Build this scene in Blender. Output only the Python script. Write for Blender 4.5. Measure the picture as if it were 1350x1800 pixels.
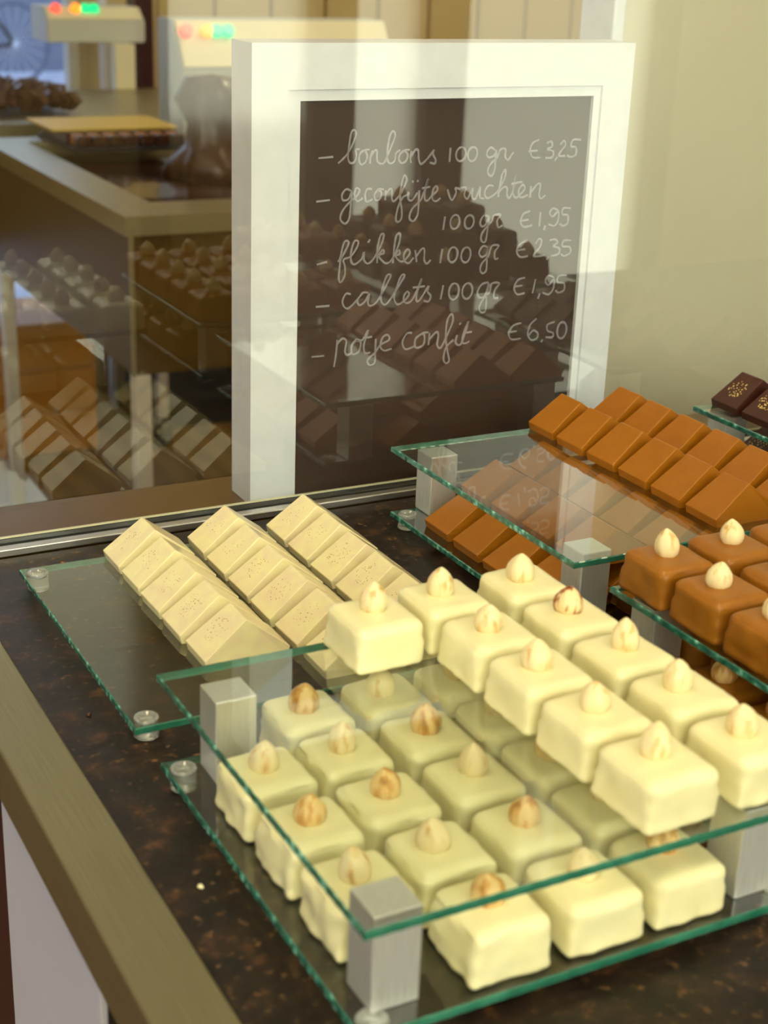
import bpy, bmesh, math, random
from mathutils import Vector, Matrix, noise
R_ = math.radians
scene = bpy.context.scene
for o in list(bpy.data.objects): bpy.data.objects.remove(o)
COL = scene.collection

# ------------------------------------------------------------------ camera
cam_d = bpy.data.cameras.new('camera'); cam = bpy.data.objects.new('camera', cam_d); COL.objects.link(cam)
cam.location = (0, 0, 0.3745)
cam.rotation_euler = (R_(68.991), R_(-2.021), R_(-27.579))
cam_d.sensor_fit = 'HORIZONTAL'; cam_d.sensor_width = 36.0; cam_d.lens = 36 * 2661.3 / 1350
cam_d.clip_start = 0.01; cam_d.clip_end = 200
cam_d.dof.use_dof = True; cam_d.dof.focus_distance = 0.93; cam_d.dof.aperture_fstop = 15.5
scene.camera = cam

# ------------------------------------------------------------------ light
scene.view_settings.view_transform = 'Standard'; scene.view_settings.look = 'None'
scene.view_settings.gamma = 1; scene.view_settings.use_curve_mapping = False
scene.view_settings.exposure = 0.46
world = bpy.data.worlds.new('sky'); scene.world = world; world.use_nodes = True
bg = world.node_tree.nodes['Background']; bg.inputs[0].default_value = (0.50, 0.66, 1.0, 1); bg.inputs[1].default_value = 1.1

def area(name, loc, rot, sx, sy, power, col):
    l = bpy.data.lights.new(name, 'AREA'); l.shape = 'RECTANGLE'; l.size = sx; l.size_y = sy
    l.energy = power; l.color = col
    o = bpy.data.objects.new(name, l); COL.objects.link(o); o.location = loc; o.rotation_euler = rot
    return o
COOL = (0.56, 0.71, 1.0); WARM = (1.0, 0.84, 0.52)
WIN = [(1.20, 1.555, 10, -.05), (1.665, 1.854, 7.5, -.6), (1.969, 2.55, 22, -.6)]       # daylight through the shop window, between its posts
for a, b, e, zb_ in WIN:
    area('window_daylight', ((a+b)/2, -1.57, (1.3+zb_)/2), (R_(90), 0, R_(180)), b-a, 1.3-zb_, e*1.0, COOL)
area('added_front_fill', (-.3, -1.57, .98), (R_(90), 0, R_(180)), 2.8, 1.2, 100, COOL)  # added cool frontal fill, set high to stay out of the pane's reflections
area('doorway_daylight', (-1.75, 0.7, 0.1), (R_(90), 0, R_(-90)), 1.3, 1.4, 5, COOL)
for x, y, e in [(-0.2, 0.15, 3.0), (-.35, 1.6, .7), (1.3, 0.1, 2), (1.9, 2.2, 6), (0.3, 2.6, .9), (2.6, 2.8, 9), (0.0, 0.50, 2.6)]:
    area('ceiling_light', (x, y, 1.66), (0, 0, 0), 0.35, 0.35, e*1.5, WARM)

# ------------------------------------------------------------------ materials
def mat(name):
    m = bpy.data.materials.new(name); m.use_nodes = True
    return m, m.node_tree, m.node_tree.nodes['Principled BSDF']
def N(nt, t, **k):
    n = nt.nodes.new(t)
    for a, b in k.items(): setattr(n, a, b)
    return n
def simple(name, col, rough=.5, metal=0, coat=0, emit=0, bump=0, bscale=60, sss=0):
    m, nt, b = mat(name)
    b.inputs['Base Color'].default_value = (*col, 1); b.inputs['Roughness'].default_value = rough
    b.inputs['Metallic'].default_value = metal; b.inputs['Coat Weight'].default_value = coat
    if emit:
        b.inputs['Emission Color'].default_value = (*col, 1); b.inputs['Emission Strength'].default_value = emit
    if sss:
        b.inputs['Subsurface Weight'].default_value = sss; b.inputs['Subsurface Radius'].default_value = (.006, .004, .002); b.inputs['Subsurface Scale'].default_value = 1
    tc = N(nt, 'ShaderNodeTexCoord'); no = N(nt, 'ShaderNodeTexNoise'); no.inputs['Scale'].default_value = bscale
    no.inputs['Detail'].default_value = 3
    nt.links.new(tc.outputs['Object'], no.inputs['Vector'])
    mx = N(nt, 'ShaderNodeMix', data_type='RGBA', blend_type='MULTIPLY'); mx.inputs[0].default_value = .16
    mx.inputs[6].default_value = (*col, 1)
    nt.links.new(no.outputs['Fac'], mx.inputs[7]); nt.links.new(mx.outputs[2], b.inputs['Base Color'])
    if bump:
        bp = N(nt, 'ShaderNodeBump'); bp.inputs['Strength'].default_value = bump; bp.inputs['Distance'].default_value = .002
        nt.links.new(no.outputs['Fac'], bp.inputs['Height']); nt.links.new(bp.outputs['Normal'], b.inputs['Normal'])
    return m
def ramp(nt, src, stops):
    r = N(nt, 'ShaderNodeValToRGB'); e = r.color_ramp.elements
    e[0].position, e[0].color = stops[0][0], (*stops[0][1], 1)
    e[1].position, e[1].color = stops[1][0], (*stops[1][1], 1)
    for p_, c in stops[2:]:
        x = e.new(p_); x.color = (*c, 1)
    nt.links.new(src, r.inputs[0]); return r

M = {}
def glass_face(name, tint, refl=1.0, haze=0.0):
    """thin clear sheet: tinted see-through with a Fresnel sheen, counted once at the face the light enters"""
    m = bpy.data.materials.new(name); m.use_nodes = True; nt = m.node_tree; nt.nodes.clear()
    out = N(nt, 'ShaderNodeOutputMaterial'); tr = N(nt, 'ShaderNodeBsdfTransparent'); tr.inputs[0].default_value = (*tint, 1)
    gl = N(nt, 'ShaderNodeBsdfGlossy'); gl.inputs['Roughness'].default_value = haze; gl.inputs[0].default_value = (.97, 1, .98, 1)
    fr = N(nt, 'ShaderNodeFresnel'); fr.inputs[0].default_value = 1.5
    geo = N(nt, 'ShaderNodeNewGeometry')
    inv = N(nt, 'ShaderNodeMath', operation='SUBTRACT'); inv.inputs[0].default_value = 1
    mu = N(nt, 'ShaderNodeMath', operation='MULTIPLY'); mu2 = N(nt, 'ShaderNodeMath', operation='MULTIPLY', use_clamp=True); mu2.inputs[1].default_value = 1.85*refl
    nt.links.new(geo.outputs['Backfacing'], inv.inputs[1]); nt.links.new(fr.outputs[0], mu.inputs[0]); nt.links.new(inv.outputs[0], mu.inputs[1])
    nt.links.new(mu.outputs[0], mu2.inputs[0])
    mx = N(nt, 'ShaderNodeMixShader'); nt.links.new(mu2.outputs[0], mx.inputs[0]); nt.links.new(tr.outputs[0], mx.inputs[1]); nt.links.new(gl.outputs[0], mx.inputs[2])
    nt.links.new(mx.outputs[0], out.inputs[0])
    return m
M['glass'] = glass_face('clear_glass', (.965, .985, .970), 1.1, .03)
M['pane'] = glass_face('pane_glass', (.985, .995, .985), 1.05, .004)
def edge_mat(name, beads):
    m, nt, b = mat(name)
    tc = N(nt, 'ShaderNodeTexCoord'); mp = N(nt, 'ShaderNodeMapping'); mp.inputs['Scale'].default_value = (1, 1, 1)
    v = N(nt, 'ShaderNodeTexVoronoi' if beads else 'ShaderNodeTexNoise'); v.inputs['Scale'].default_value = 185 if beads else 60
    nt.links.new(tc.outputs['Object'], mp.inputs[0]); nt.links.new(mp.outputs[0], v.inputs['Vector'])
    if beads: r = ramp(nt, v.outputs['Distance'], [(0.0, (.45, .85, .78)), (.20, (.18, .55, .46)), (.38, (.04, .22, .17)), (.8, (.01, .10, .08))])
    else: r = ramp(nt, v.outputs['Fac'], [(.35, (.012, .13, .085)), (.7, (.04, .22, .15))])
    nt.links.new(r.outputs[0], b.inputs['Base Color']); b.inputs['Roughness'].default_value = .2; b.inputs['Coat Weight'].default_value = .7
    bp = N(nt, 'ShaderNodeBump'); bp.inputs['Strength'].default_value = .6 if beads else .15; bp.inputs['Distance'].default_value = .0008
    nt.links.new(v.outputs[0], bp.inputs['Height']); nt.links.new(bp.outputs['Normal'], b.inputs['Normal'])
    return m
M['edge'] = edge_mat('ground_glass_edge', True)
M['edge_front'] = edge_mat('polished_glass_edge', False)
def metal(name, col, rough, stretch):
    m, nt, b = mat(name); b.inputs['Metallic'].default_value = 1; b.inputs['Roughness'].default_value = rough
    tc = N(nt, 'ShaderNodeTexCoord'); mp = N(nt, 'ShaderNodeMapping'); mp.inputs['Scale'].default_value = stretch
    no = N(nt, 'ShaderNodeTexNoise'); no.inputs['Scale'].default_value = 1; no.inputs['Detail'].default_value = 2
    nt.links.new(tc.outputs['Object'], mp.inputs[0]); nt.links.new(mp.outputs[0], no.inputs[0])
    r = ramp(nt, no.outputs['Fac'], [(.3, tuple(c*.85 for c in col)), (.7, col)])
    nt.links.new(r.outputs[0], b.inputs['Base Color'])
    bp = N(nt, 'ShaderNodeBump'); bp.inputs['Strength'].default_value = .12; bp.inputs['Distance'].default_value = .0005
    nt.links.new(no.outputs['Fac'], bp.inputs['Height']); nt.links.new(bp.outputs['Normal'], b.inputs['Normal'])
    return m
M['alu'] = metal('brushed_aluminium', (.88, .88, .89), .40, (1500, 1500, 60))
M['alu'].node_tree.nodes['Principled BSDF'].inputs['Metallic'].default_value = .7
M['alu_rail'] = metal('aluminium_rail', (.70, .68, .66), .38, (30, 1500, 1500))
M['brass_trim'] = metal('satin_bronze_trim', (.38, .34, .22), .46, (1500, 20, 1500))
M['steel'] = metal('stainless_steel', (.50, .45, .28), .38, (60, 60, 800))
def counter_mat():
    m, nt, b = mat('dark_mottled_counter')
    tc = N(nt, 'ShaderNodeTexCoord')
    n1 = N(nt, 'ShaderNodeTexNoise'); n1.inputs['Scale'].default_value = 55; n1.inputs['Detail'].default_value = 6; n1.inputs['Roughness'].default_value = .7
    n2 = N(nt, 'ShaderNodeTexNoise'); n2.inputs['Scale'].default_value = 9; n2.inputs['Detail'].default_value = 3
    n3 = N(nt, 'ShaderNodeTexNoise'); n3.inputs['Scale'].default_value = 190; n3.inputs['Detail'].default_value = 4
    for n in (n1, n2, n3): nt.links.new(tc.outputs['Object'], n.inputs[0])
    r1 = ramp(nt, n1.outputs['Fac'], [(.40, (.008, .005, .004)), (.56, (.022, .012, .008)), (.66, (.075, .032, .012)), (.80, (.22, .10, .04))])
    r3 = ramp(nt, n3.outputs['Fac'], [(.60, (0, 0, 0)), (.74, (.26, .13, .045))])
    r2 = ramp(nt, n2.outputs['Fac'], [(.4, (.25, .25, .25)), (.65, (1, 1, 1))])
    mm = N(nt, 'ShaderNodeMix', data_type='RGBA', blend_type='MULTIPLY'); mm.inputs[0].default_value = 1
    nt.links.new(r3.outputs[0], mm.inputs[6]); nt.links.new(r2.outputs[0], mm.inputs[7])
    ad = N(nt, 'ShaderNodeMix', data_type='RGBA', blend_type='ADD'); ad.inputs[0].default_value = 1
    nt.links.new(r1.outputs[0], ad.inputs[6]); nt.links.new(mm.outputs[2], ad.inputs[7])
    nt.links.new(ad.outputs[2], b.inputs['Base Color']); b.inputs['Roughness'].default_value = .42
    b.inputs['Specular IOR Level'].default_value = .35
    bp = N(nt, 'ShaderNodeBump'); bp.inputs['Strength'].default_value = .25; bp.inputs['Distance'].default_value = .001
    nt.links.new(n1.outputs['Fac'], bp.inputs['Height']); nt.links.new(bp.outputs['Normal'], b.inputs['Normal'])
    return m
M['counter'] = counter_mat()
def choc(name, col, col2, rough, speck=None, coat=.15, sss=0):
    m, nt, b = mat(name)
    tc = N(nt, 'ShaderNodeTexCoord'); oi = N(nt, 'ShaderNodeObjectInfo')
    sh = N(nt, 'ShaderNodeVectorMath', operation='SCALE'); sh.inputs[0].default_value = (3.1, 2.3, 1.7)
    nt.links.new(oi.outputs['Random'], sh.inputs['Scale'])
    ad = N(nt, 'ShaderNodeVectorMath', operation='ADD'); nt.links.new(tc.outputs['Object'], ad.inputs[0]); nt.links.new(sh.outputs[0], ad.inputs[1])
    no = N(nt, 'ShaderNodeTexNoise'); no.inputs['Scale'].default_value = 70; no.inputs['Detail'].default_value = 3; no.inputs['Distortion'].default_value = .8
    nt.links.new(ad.outputs[0], no.inputs[0])
    r = ramp(nt, no.outputs['Fac'], [(.35, col), (.68, col2)])
    last = r.outputs[0]
    if speck:
        vo = N(nt, 'ShaderNodeTexVoronoi'); vo.inputs['Scale'].default_value = speck['scale']; nt.links.new(ad.outputs[0], vo.inputs['Vector'])
        ns = N(nt, 'ShaderNodeTexNoise'); ns.inputs['Scale'].default_value = 160; nt.links.new(ad.outputs[0], ns.inputs[0])
        # a round cluster in the middle of the upper slope
        sep = N(nt, 'ShaderNodeVectorMath', operation='SUBTRACT'); sep.inputs[1].default_value = speck['centre']
        nt.links.new(tc.outputs['Object'], sep.inputs[0])
        ln = N(nt, 'ShaderNodeVectorMath', operation='LENGTH'); nt.links.new(sep.outputs[0], ln.inputs[0])
        msk = N(nt, 'ShaderNodeMath', operation='LESS_THAN'); msk.inputs[1].default_value = speck['r']; nt.links.new(ln.outputs['Value'], msk.inputs[0])
        # radius grows with the noise
        mul = N(nt, 'ShaderNodeMath', operation='MULTIPLY'); mul.inputs[1].default_value = speck['size']; nt.links.new(ns.outputs['Fac'], mul.inputs[0])
        lt = N(nt, 'ShaderNodeMath', operation='LESS_THAN'); nt.links.new(vo.outputs['Distance'], lt.inputs[0]); nt.links.new(mul.outputs[0], lt.inputs[1])
        an = N(nt, 'ShaderNodeMath', operation='MULTIPLY'); nt.links.new(lt.outputs[0], an.inputs[0]); nt.links.new(msk.outputs[0], an.inputs[1])
        mx = N(nt, 'ShaderNodeMix', data_type='RGBA'); nt.links.new(an.outputs[0], mx.inputs[0]); nt.links.new(last, mx.inputs[6]); mx.inputs[7].default_value = (*speck['col'], 1)
        last = mx.outputs[2]
    b.inputs['Specular IOR Level'].default_value = .35
    nt.links.new(last, b.inputs['Base Color']); b.inputs['Roughness'].default_value = rough; b.inputs['Coat Weight'].default_value = coat
    b.inputs['Coat Roughness'].default_value = .2
    bp = N(nt, 'ShaderNodeBump'); bp.inputs['Strength'].default_value = .25; bp.inputs['Distance'].default_value = .0006
    nt.links.new(no.outputs['Fac'], bp.inputs['Height']); nt.links.new(bp.outputs['Normal'], b.inputs['Normal'])
    if sss:
        b.inputs['Subsurface Weight'].default_value = sss; b.inputs['Subsurface Radius'].default_value = (.005, .0035, .0012); b.inputs['Subsurface Scale'].default_value = 1
    return m
SP = dict(centre=(-.0115, 0.001, .0150), r=.0085)
M['white_prism'] = choc('white_chocolate_moulded', (.90, .82, .46), (.85, .71, .47), .24, dict(SP, scale=560, size=.37, col=(.42, .26, .08)), .5)
M['white_coat'] = choc('white_chocolate_coating', (.91, .86, .53), (.89, .82, .48), .34, None, .4)
M['milk_prism'] = choc('milk_chocolate_moulded', (.38, .132, .004), (.35, .122, .004), .42, None, .12)
M['milk_coat'] = choc('milk_chocolate_coating', (.33, .120, .008), (.37, .140, .010), .42, None, .15)
M['dark_prism'] = choc('dark_chocolate_moulded', (.060, .014, .007), (.050, .012, .007), .45, dict(SP, scale=520, size=.62, col=(.75, .55, .16)), .08)
M['dark_coat'] = choc('dark_chocolate_coating', (.045, .014, .008), (.06, .02, .01), .4, None, .2)
def nut_mat(name, a, b_, thr):
    m, nt, b = mat(name)
    tc = N(nt, 'ShaderNodeTexCoord'); mp = N(nt, 'ShaderNodeMapping'); mp.inputs['Scale'].default_value = (1, 1, .28)
    oi = N(nt, 'ShaderNodeObjectInfo'); ad = N(nt, 'ShaderNodeVectorMath', operation='ADD')
    nt.links.new(tc.outputs['Object'], mp.inputs[0]); nt.links.new(mp.outputs[0], ad.inputs[0]); nt.links.new(oi.outputs['Random'], ad.inputs[1])
    no = N(nt, 'ShaderNodeTexNoise'); no.inputs['Scale'].default_value = 230; no.inputs['Detail'].default_value = 2
    nt.links.new(ad.outputs[0], no.inputs[0])
    r = ramp(nt, no.outputs['Fac'], [(thr, a), (thr+.13, b_), (thr+.25, tuple(c*.6 for c in b_))])
    nt.links.new(r.outputs[0], b.inputs['Base Color']); b.inputs['Roughness'].default_value = .42; b.inputs['Coat Weight'].default_value = .15
    return m
M['nut'] = nut_mat('peeled_hazelnut', (.93, .78, .46), (.80, .52, .20), .54)
M['nut_brown'] = nut_mat('roasted_hazelnut', (.90, .64, .28), (.72, .36, .08), .46)
M['nut_skin'] = nut_mat('hazelnut_with_skin', (.90, .70, .38), (.36, .09, .02), .47)
M['rubber_clear'] = simple('clear_bumper', (.78, .80, .78), .12, 0, 1)
M['rubber_clear'].node_tree.nodes['Principled BSDF'].inputs['Transmission Weight'].default_value = .75
M['rubber_black'] = simple('black_gasket', (.012, .012, .012), .5)
M['white_paint'] = simple('white_frame_paint', (.86, .88, 1.0), .45, 0, .1)
M['board'] = simple('chalkboard_brown', (.055, .028, .022), .55, bscale=12)
M['chalk'] = simple('chalk_stroke', (.34, .31, .36), .9, bscale=400)
M['cream_wall'] = simple('cream_painted_panel', (.70, .65, .52), .5, 0, .1, bscale=3)
M['tan_wall'] = simple('tan_room_paint', (.68, .54, .28), .7, bscale=3)
M['ceiling'] = simple('ceiling_paint', (.80, .76, .62), .8, bscale=3)
M['ledge'] = simple('brown_laminate', (.16, .085, .018), .35, 0, .2, bscale=40)
def wood_floor():
    m, nt, b = mat('brown_wood_floor')
    tc = N(nt, 'ShaderNodeTexCoord'); w = N(nt, 'ShaderNodeTexWave'); w.inputs['Scale'].default_value = 4; w.inputs['Distortion'].default_value = 3; w.inputs['Detail'].default_value = 3
    nt.links.new(tc.outputs['Object'], w.inputs[0])
    r = ramp(nt, w.outputs['Fac'], [(.2, (.14, .075, .016)), (.8, (.20, .11, .025))])
    nt.links.new(r.outputs[0], b.inputs['Base Color']); b.inputs['Roughness'].default_value = .45; return m
M['floor'] = wood_floor()
M['machine'] = simple('brown_tinted_machine_steel', (.12, .065, .010), .4, .35, bscale=8)  # brown that the sheet steel reflects is put into its base colour
M['black'] = simple('black_recess', (.015, .015, .018), .5)
M['choc_liquid'] = simple('melted_dark_chocolate', (.035, .010, .006), .18, 0, .5, bscale=10)
M['choc_brown'] = simple('wet_milk_chocolate', (.07, .022, .007), .35, 0, .15, bump=.6, bscale=25)
M['orange_wood'] = simple('orange_pine', (.55, .23, .025), .5, bscale=10)
M['pale_mat'] = simple('pale_blue_grey_mat', (.60, .62, .74), .6, bscale=10)
M['head'] = simple('white_control_housing', (.60, .64, .62), .5, bscale=8)
M['cream_plastic'] = simple('cream_plastic', (.85, .80, .58), .4, bscale=8)
M['panel_white'] = simple('cool_white_laminate', (.66, .67, .84), .5, bscale=6)
M['maroon'] = simple('dark_maroon_lining', (.05, .008, .012), .5)
M['red'] = simple('red_lamp', (.9, .10, .07), .3, emit=1); M['orange'] = simple('orange_lamp', (1, .26, .02), .3, emit=1.2)
M['green'] = simple('green_lamp', (.0, .62, .22), .3, emit=1.0)
M['mould_yellow'] = simple('yellow_mould_sheet', (.66, .48, .10), .5)
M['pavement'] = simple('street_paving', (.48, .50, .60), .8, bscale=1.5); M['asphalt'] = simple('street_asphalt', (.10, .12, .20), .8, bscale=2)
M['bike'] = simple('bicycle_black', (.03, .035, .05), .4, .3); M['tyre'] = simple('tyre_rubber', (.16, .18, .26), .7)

# ------------------------------------------------------------------ helpers
def tag(o, label=None, cat=None, group=None, kind=None):
    if label: o['label'] = label
    if cat: o['category'] = cat
    if group: o['group'] = group
    if kind: o['kind'] = kind
    return o
def link(name, me, parent=None, loc=(0, 0, 0)):
    o = bpy.data.objects.new(name, me); COL.objects.link(o); o.location = loc
    if parent: o.parent = parent
    return o
def empty(name, loc=(0, 0, 0), rz=0):
    o = bpy.data.objects.new(name, None); COL.objects.link(o); o.location = loc; o.rotation_euler = (0, 0, rz); o.empty_display_size = .02
    return o
def mesh(name, bm, mats, smooth=False):
    bmesh.ops.recalc_face_normals(bm, faces=bm.faces)
    me = bpy.data.meshes.new(name); bm.to_mesh(me); bm.free()
    for m in (mats if isinstance(mats, (list, tuple)) else [mats]): me.materials.append(m)
    if smooth:
        for p in me.polygons: p.use_smooth = True
    return me
def add_box(bm, x0, x1, y0, y1, z0, z1, bev=0, seg=2, mi=0):
    vs = [bm.verts.new((x, y, z)) for x in (x0, x1) for y in (y0, y1) for z in (z0, z1)]
    f = [(0, 1, 3, 2), (4, 6, 7, 5), (0, 4, 5, 1), (2, 3, 7, 6), (0, 2, 6, 4), (1, 5, 7, 3)]
    fs = [bm.faces.new([vs[i] for i in q]) for q in f]
    for q in fs: q.material_index = mi
    if bev:
        es = list({e for q in fs for e in q.edges})
        bmesh.ops.bevel(bm, geom=es, offset=bev, segments=seg, affect='EDGES', profile=.5)
def box(name, x0, x1, y0, y1, z0, z1, m, parent=None, bev=0, seg=2, loc=None):
    bm = bmesh.new(); o = loc or (0, 0, 0)
    add_box(bm, x0-o[0], x1-o[0], y0-o[1], y1-o[1], z0-o[2], z1-o[2], bev, seg)
    return link(name, mesh(name, bm, m), parent, o)
def lbox(name, cx, cy, z0, sx, sy, sz, m, parent=None, bev=0):
    """box centred on its own origin at the middle of its base"""
    bm = bmesh.new(); add_box(bm, -sx/2, sx/2, -sy/2, sy/2, 0, sz, bev)
    return link(name, mesh(name, bm, m), parent, (cx, cy, z0))
def add_cyl(bm, c, r, h, seg=24, axis='Z', r2=None):
    mt = Matrix.Translation(c)
    if axis == 'X': mt = mt @ Matrix.Rotation(R_(90), 4, 'Y')
    if axis == 'Y': mt = mt @ Matrix.Rotation(R_(-90), 4, 'X')
    bmesh.ops.create_cone(bm, cap_ends=True, segments=seg, radius1=r, radius2=r if r2 is None else r2, depth=h, matrix=mt)
def add_lathe(bm, prof, seg=28, c=(0, 0, 0), fn=None):
    rings = []
    for r, z in prof:
        ring = []
        for i in range(seg):
            t = 2*math.pi*i/seg; k = fn(t, z) if fn else 1
            ring.append(bm.verts.new((c[0]+r*k*math.cos(t), c[1]+r*k*math.sin(t), c[2]+z)))
        rings.append(ring)
    for a, b in zip(rings, rings[1:]):
        for i in range(seg):
            bm.faces.new((a[i], a[(i+1) % seg], b[(i+1) % seg], b[i]))
    return rings
def add_torus(bm, c, R, r, axis='Z', seg=32, ms=10):
    vs = []
    for i in range(seg):
        t = 2*math.pi*i/seg
        for j in range(ms):
            u = 2*math.pi*j/ms; q = (R+r*math.cos(u))
            p = (q*math.cos(t), q*math.sin(t), r*math.sin(u))
            if axis == 'X': p = (p[2], p[0], p[1])
            if axis == 'Y': p = (p[0], p[2], p[1])
            vs.append(bm.verts.new((c[0]+p[0], c[1]+p[1], c[2]+p[2])))
    for i in range(seg):
        for j in range(ms):
            a = i*ms+j; b = i*ms+(j+1) % ms; c2 = ((i+1) % seg)*ms+(j+1) % ms; d = ((i+1) % seg)*ms+j
            bm.faces.new((vs[a], vs[b], vs[c2], vs[d]))
def add_bar(bm, p, q, r, seg=8):
    p = Vector(p); q = Vector(q); d = q-p
    rot = d.to_track_quat('Z', 'Y').to_matrix().to_4x4()
    bmesh.ops.create_cone(bm, cap_ends=True, segments=seg, radius1=r, radius2=r, depth=d.length, matrix=Matrix.Translation((p+q)/2) @ rot)
def copy_tree(o, parent=None):
    c = o.copy(); COL.objects.link(c); c.parent = parent
    for ch in list(o.children): copy_tree(ch, c)
    return c
ORD = ['first', 'second', 'third', 'fourth', 'fifth', 'sixth', 'seventh']

# ------------------------------------------------------------------ the room
FZ, CZ = -.9, 1.7
def struct(o): o['kind'] = 'structure'; return o
struct(box('floor', -1.8, 4.6, -1.6, 4.1, FZ-.05, FZ, M['floor']))
struct(box('ceiling', -1.85, 4.65, -1.7, 4.1, CZ, CZ+.05, M['ceiling']))
# shop window side (behind the camera): wall pieces and posts between the panes
bm = bmesh.new(); add_box(bm, -1.85, 4.65, -1.70, -1.60, FZ, CZ)
struct(link('wall_front', mesh('wall_front', bm, M['tan_wall'])))
wf = struct(empty('window_1', (2.0, -1.58, -.6)))
for x in (.92, 1.61, 1.911, 3.13):
    if x > 3: x = 2.58
    if x < 1: x = 1.17
    w_ = .03 if x > 2 or x < 1.5 else (.055 if x < 1.7 else .0575)
    lbox('post', x-2.0, .03, 0, w_*2, .04, 1.95, M['maroon'], wf)
lbox('sill', .02, .04, -.04, 2.4, .12, .04, M['tan_wall'], wf)
struct(box('wall_left', -1.85, -1.8, -1.6, 4.1, FZ, CZ, M['tan_wall']))
struct(box('wall_right', 4.6, 4.65, -1.6, 4.1, FZ, CZ, M['tan_wall']))
# workshop back wall with grooved boards and a doorway to the street
bm = bmesh.new()
add_box(bm, -1.85, .05, 4.0, 4.08, FZ, CZ); add_box(bm, 1.215, 1.42, 4.0, 4.08, FZ, CZ); add_box(bm, .05, 1.215, 4.0, 4.08, 1.25, CZ)
x = 1.42
while x < 4.6:
    add_box(bm, x+.004, min(x+.165, 4.6)-.004, 4.0, 4.08, FZ, CZ, .004, 1); x += .165
add_box(bm, 1.42, 4.6, 4.02, 4.08, FZ, CZ)
struct(link('wall_back', mesh('wall_back', bm, M['tan_wall'])))
dr = struct(empty('door_1', (.63, 4.04, FZ)))
for x0, x1, z0, z1 in [(-.58, -.52, 0, 2.15), (.555, .585, 0, 2.15), (-.52, .555, 2.08, 2.15), (-.52, .555, 0, .12)]:
    bm = bmesh.new(); add_box(bm, x0, x1, -.03, .03, z0, z1, .004); link('door_frame', mesh('door_frame', bm, M['cream_wall']), dr)
bm = bmesh.new(); add_box(bm, -.52, .555, -.004, .004, .12, 2.08); link('glass_pane', mesh('glass_pane', bm, M['pane']), dr)
# cream partition right behind the pane
bm = bmesh.new(); add_box(bm, .805, 2.6, 1.10, 1.14, FZ, CZ, .002)
struct(link('wall_right_partition', mesh('wall_partition', bm, M['cream_wall']))).name = 'wall_partition'
struct(box('trim_1', .793, .805, 1.095, 1.145, FZ, CZ, M['white_paint'], bev=.002))
struct(box('trim_2', 1.245, 1.262, 3.93, 3.95, FZ, 1.2, M['white_paint']))
struct(box('trim_3', 1.31, 1.362, 3.86, 3.92, FZ, .20, M['maroon'], bev=.003))
bm = bmesh.new(); add_box(bm, -14, 30, 4.1, 14.6, FZ-.12, FZ-.08); add_box(bm, -14, 30, 14.6, 40, FZ-.16, FZ-.12, mi=1)
struct(link('floor_street', mesh('floor_street', bm, [M['pavement'], M['asphalt']])))

# ------------------------------------------------------------------ counter, rail, pane
box('stone_counter', .1737, 1.7, .30, .8765, -.04, 0, M['counter'])
tag(bpy.data.objects['stone_counter'], 'dark brown mottled stone counter top under all the glass trays', 'counter')
o = box('edge_trim', .143, .1737, .30, .96, -.030, .0006, M['brass_trim'], bev=.0012); tag(o, 'satin bronze metal trim along the left edge of the dark counter', 'trim strip')
cb = empty('counter_cabinet', (.6, .3, FZ)); tag(cb, 'cabinet under the counter with a cool white side panel and orange wood', 'cabinet')
box('body', .165-.6, 1.05, .012, .56, .02, .858, M['orange_wood'], cb)
box('side_panel', .150-.6, .1645-.6, .5155-.3, .680-.3, 0, .858, M['panel_white'], cb, bev=.001)['label'] = 'cool white vertical panel'
box('side_panel', .152-.6, .1645-.6, .6815-.3, .90-.3, 0, .858, M['maroon'], cb, bev=.001)['label'] = 'dark maroon vertical panel'
box('side_panel', .153-.6, .1645-.6, .5138-.3, .5150-.3, 0, .858, M['black'], cb)['label'] = 'narrow dark gap strip'
rl = empty('pane_rail', (.7, .883, 0)); tag(rl, 'long aluminium rail holding the glass pane along the back of the counter', 'rail')
box('front_profile', -.6, 1.0, -.0045, .003, 0, .0052, M['alu_rail'], rl, bev=.0008)
box('gasket', -.6, 1.0, .003, .0044, 0, .0050, M['rubber_black'], rl)
box('gasket', -.6, 1.0, .0096, .0106, 0, .0066, M['rubber_black'], rl)
box('back_profile', -.6, 1.0, .0106, .0136, 0, .0072, M['cream_plastic'], rl, bev=.0006)
gp = box('glass_screen', .1, 1.7, .8875, .8925, .0005, .80, M['pane']); tag(gp, 'large clear upright glass pane between the sweets and the workshop', 'glass pane')
o = box('back_ledge', .1, 1.7, .8968, .961, -.03, .0022, M['ledge'], bev=.001); tag(o, 'narrow brown ledge behind the glass pane carrying the price board', 'ledge')

# ------------------------------------------------------------------ price board
sb = empty('price_board', (.526, .915, .0025)); tag(sb, 'white framed brown chalkboard with handwritten prices standing behind the glass', 'sign')
def frame_ring(name, x0, x1, z0, z1, w, y0, y1, m, bev):
    bm = bmesh.new(); ox, oy, oz = sb.location
    for a in [(x0, x0+w[0], z0, z1), (x1-w[1], x1, z0, z1), (x0+w[0], x1-w[1], z1-w[2], z1), (x0+w[0], x1-w[1], z0, z0+w[3])]:
        if a[3]-a[2] > 0.0001: add_box(bm, a[0]-ox, a[1]-ox, y0-oy, y1-oy, a[2]-oz, a[3]-oz)
    bmesh.ops.remove_doubles(bm, verts=bm.verts, dist=1e-6)
    o = link(name, mesh(name, bm, m), sb); return o
frame_ring('frame', .3805, .6715, .0025, .3073, (.0255, .025, .0285, .0), .899, .932, M['white_paint'], .001)
frame_ring('frame_lip', .4060, .6465, .0025, .2788, (.0090, .0055, .0072, .0), .9012, .906, M['white_paint'], .0005)['label'] = 'raised inner white moulding'
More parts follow.
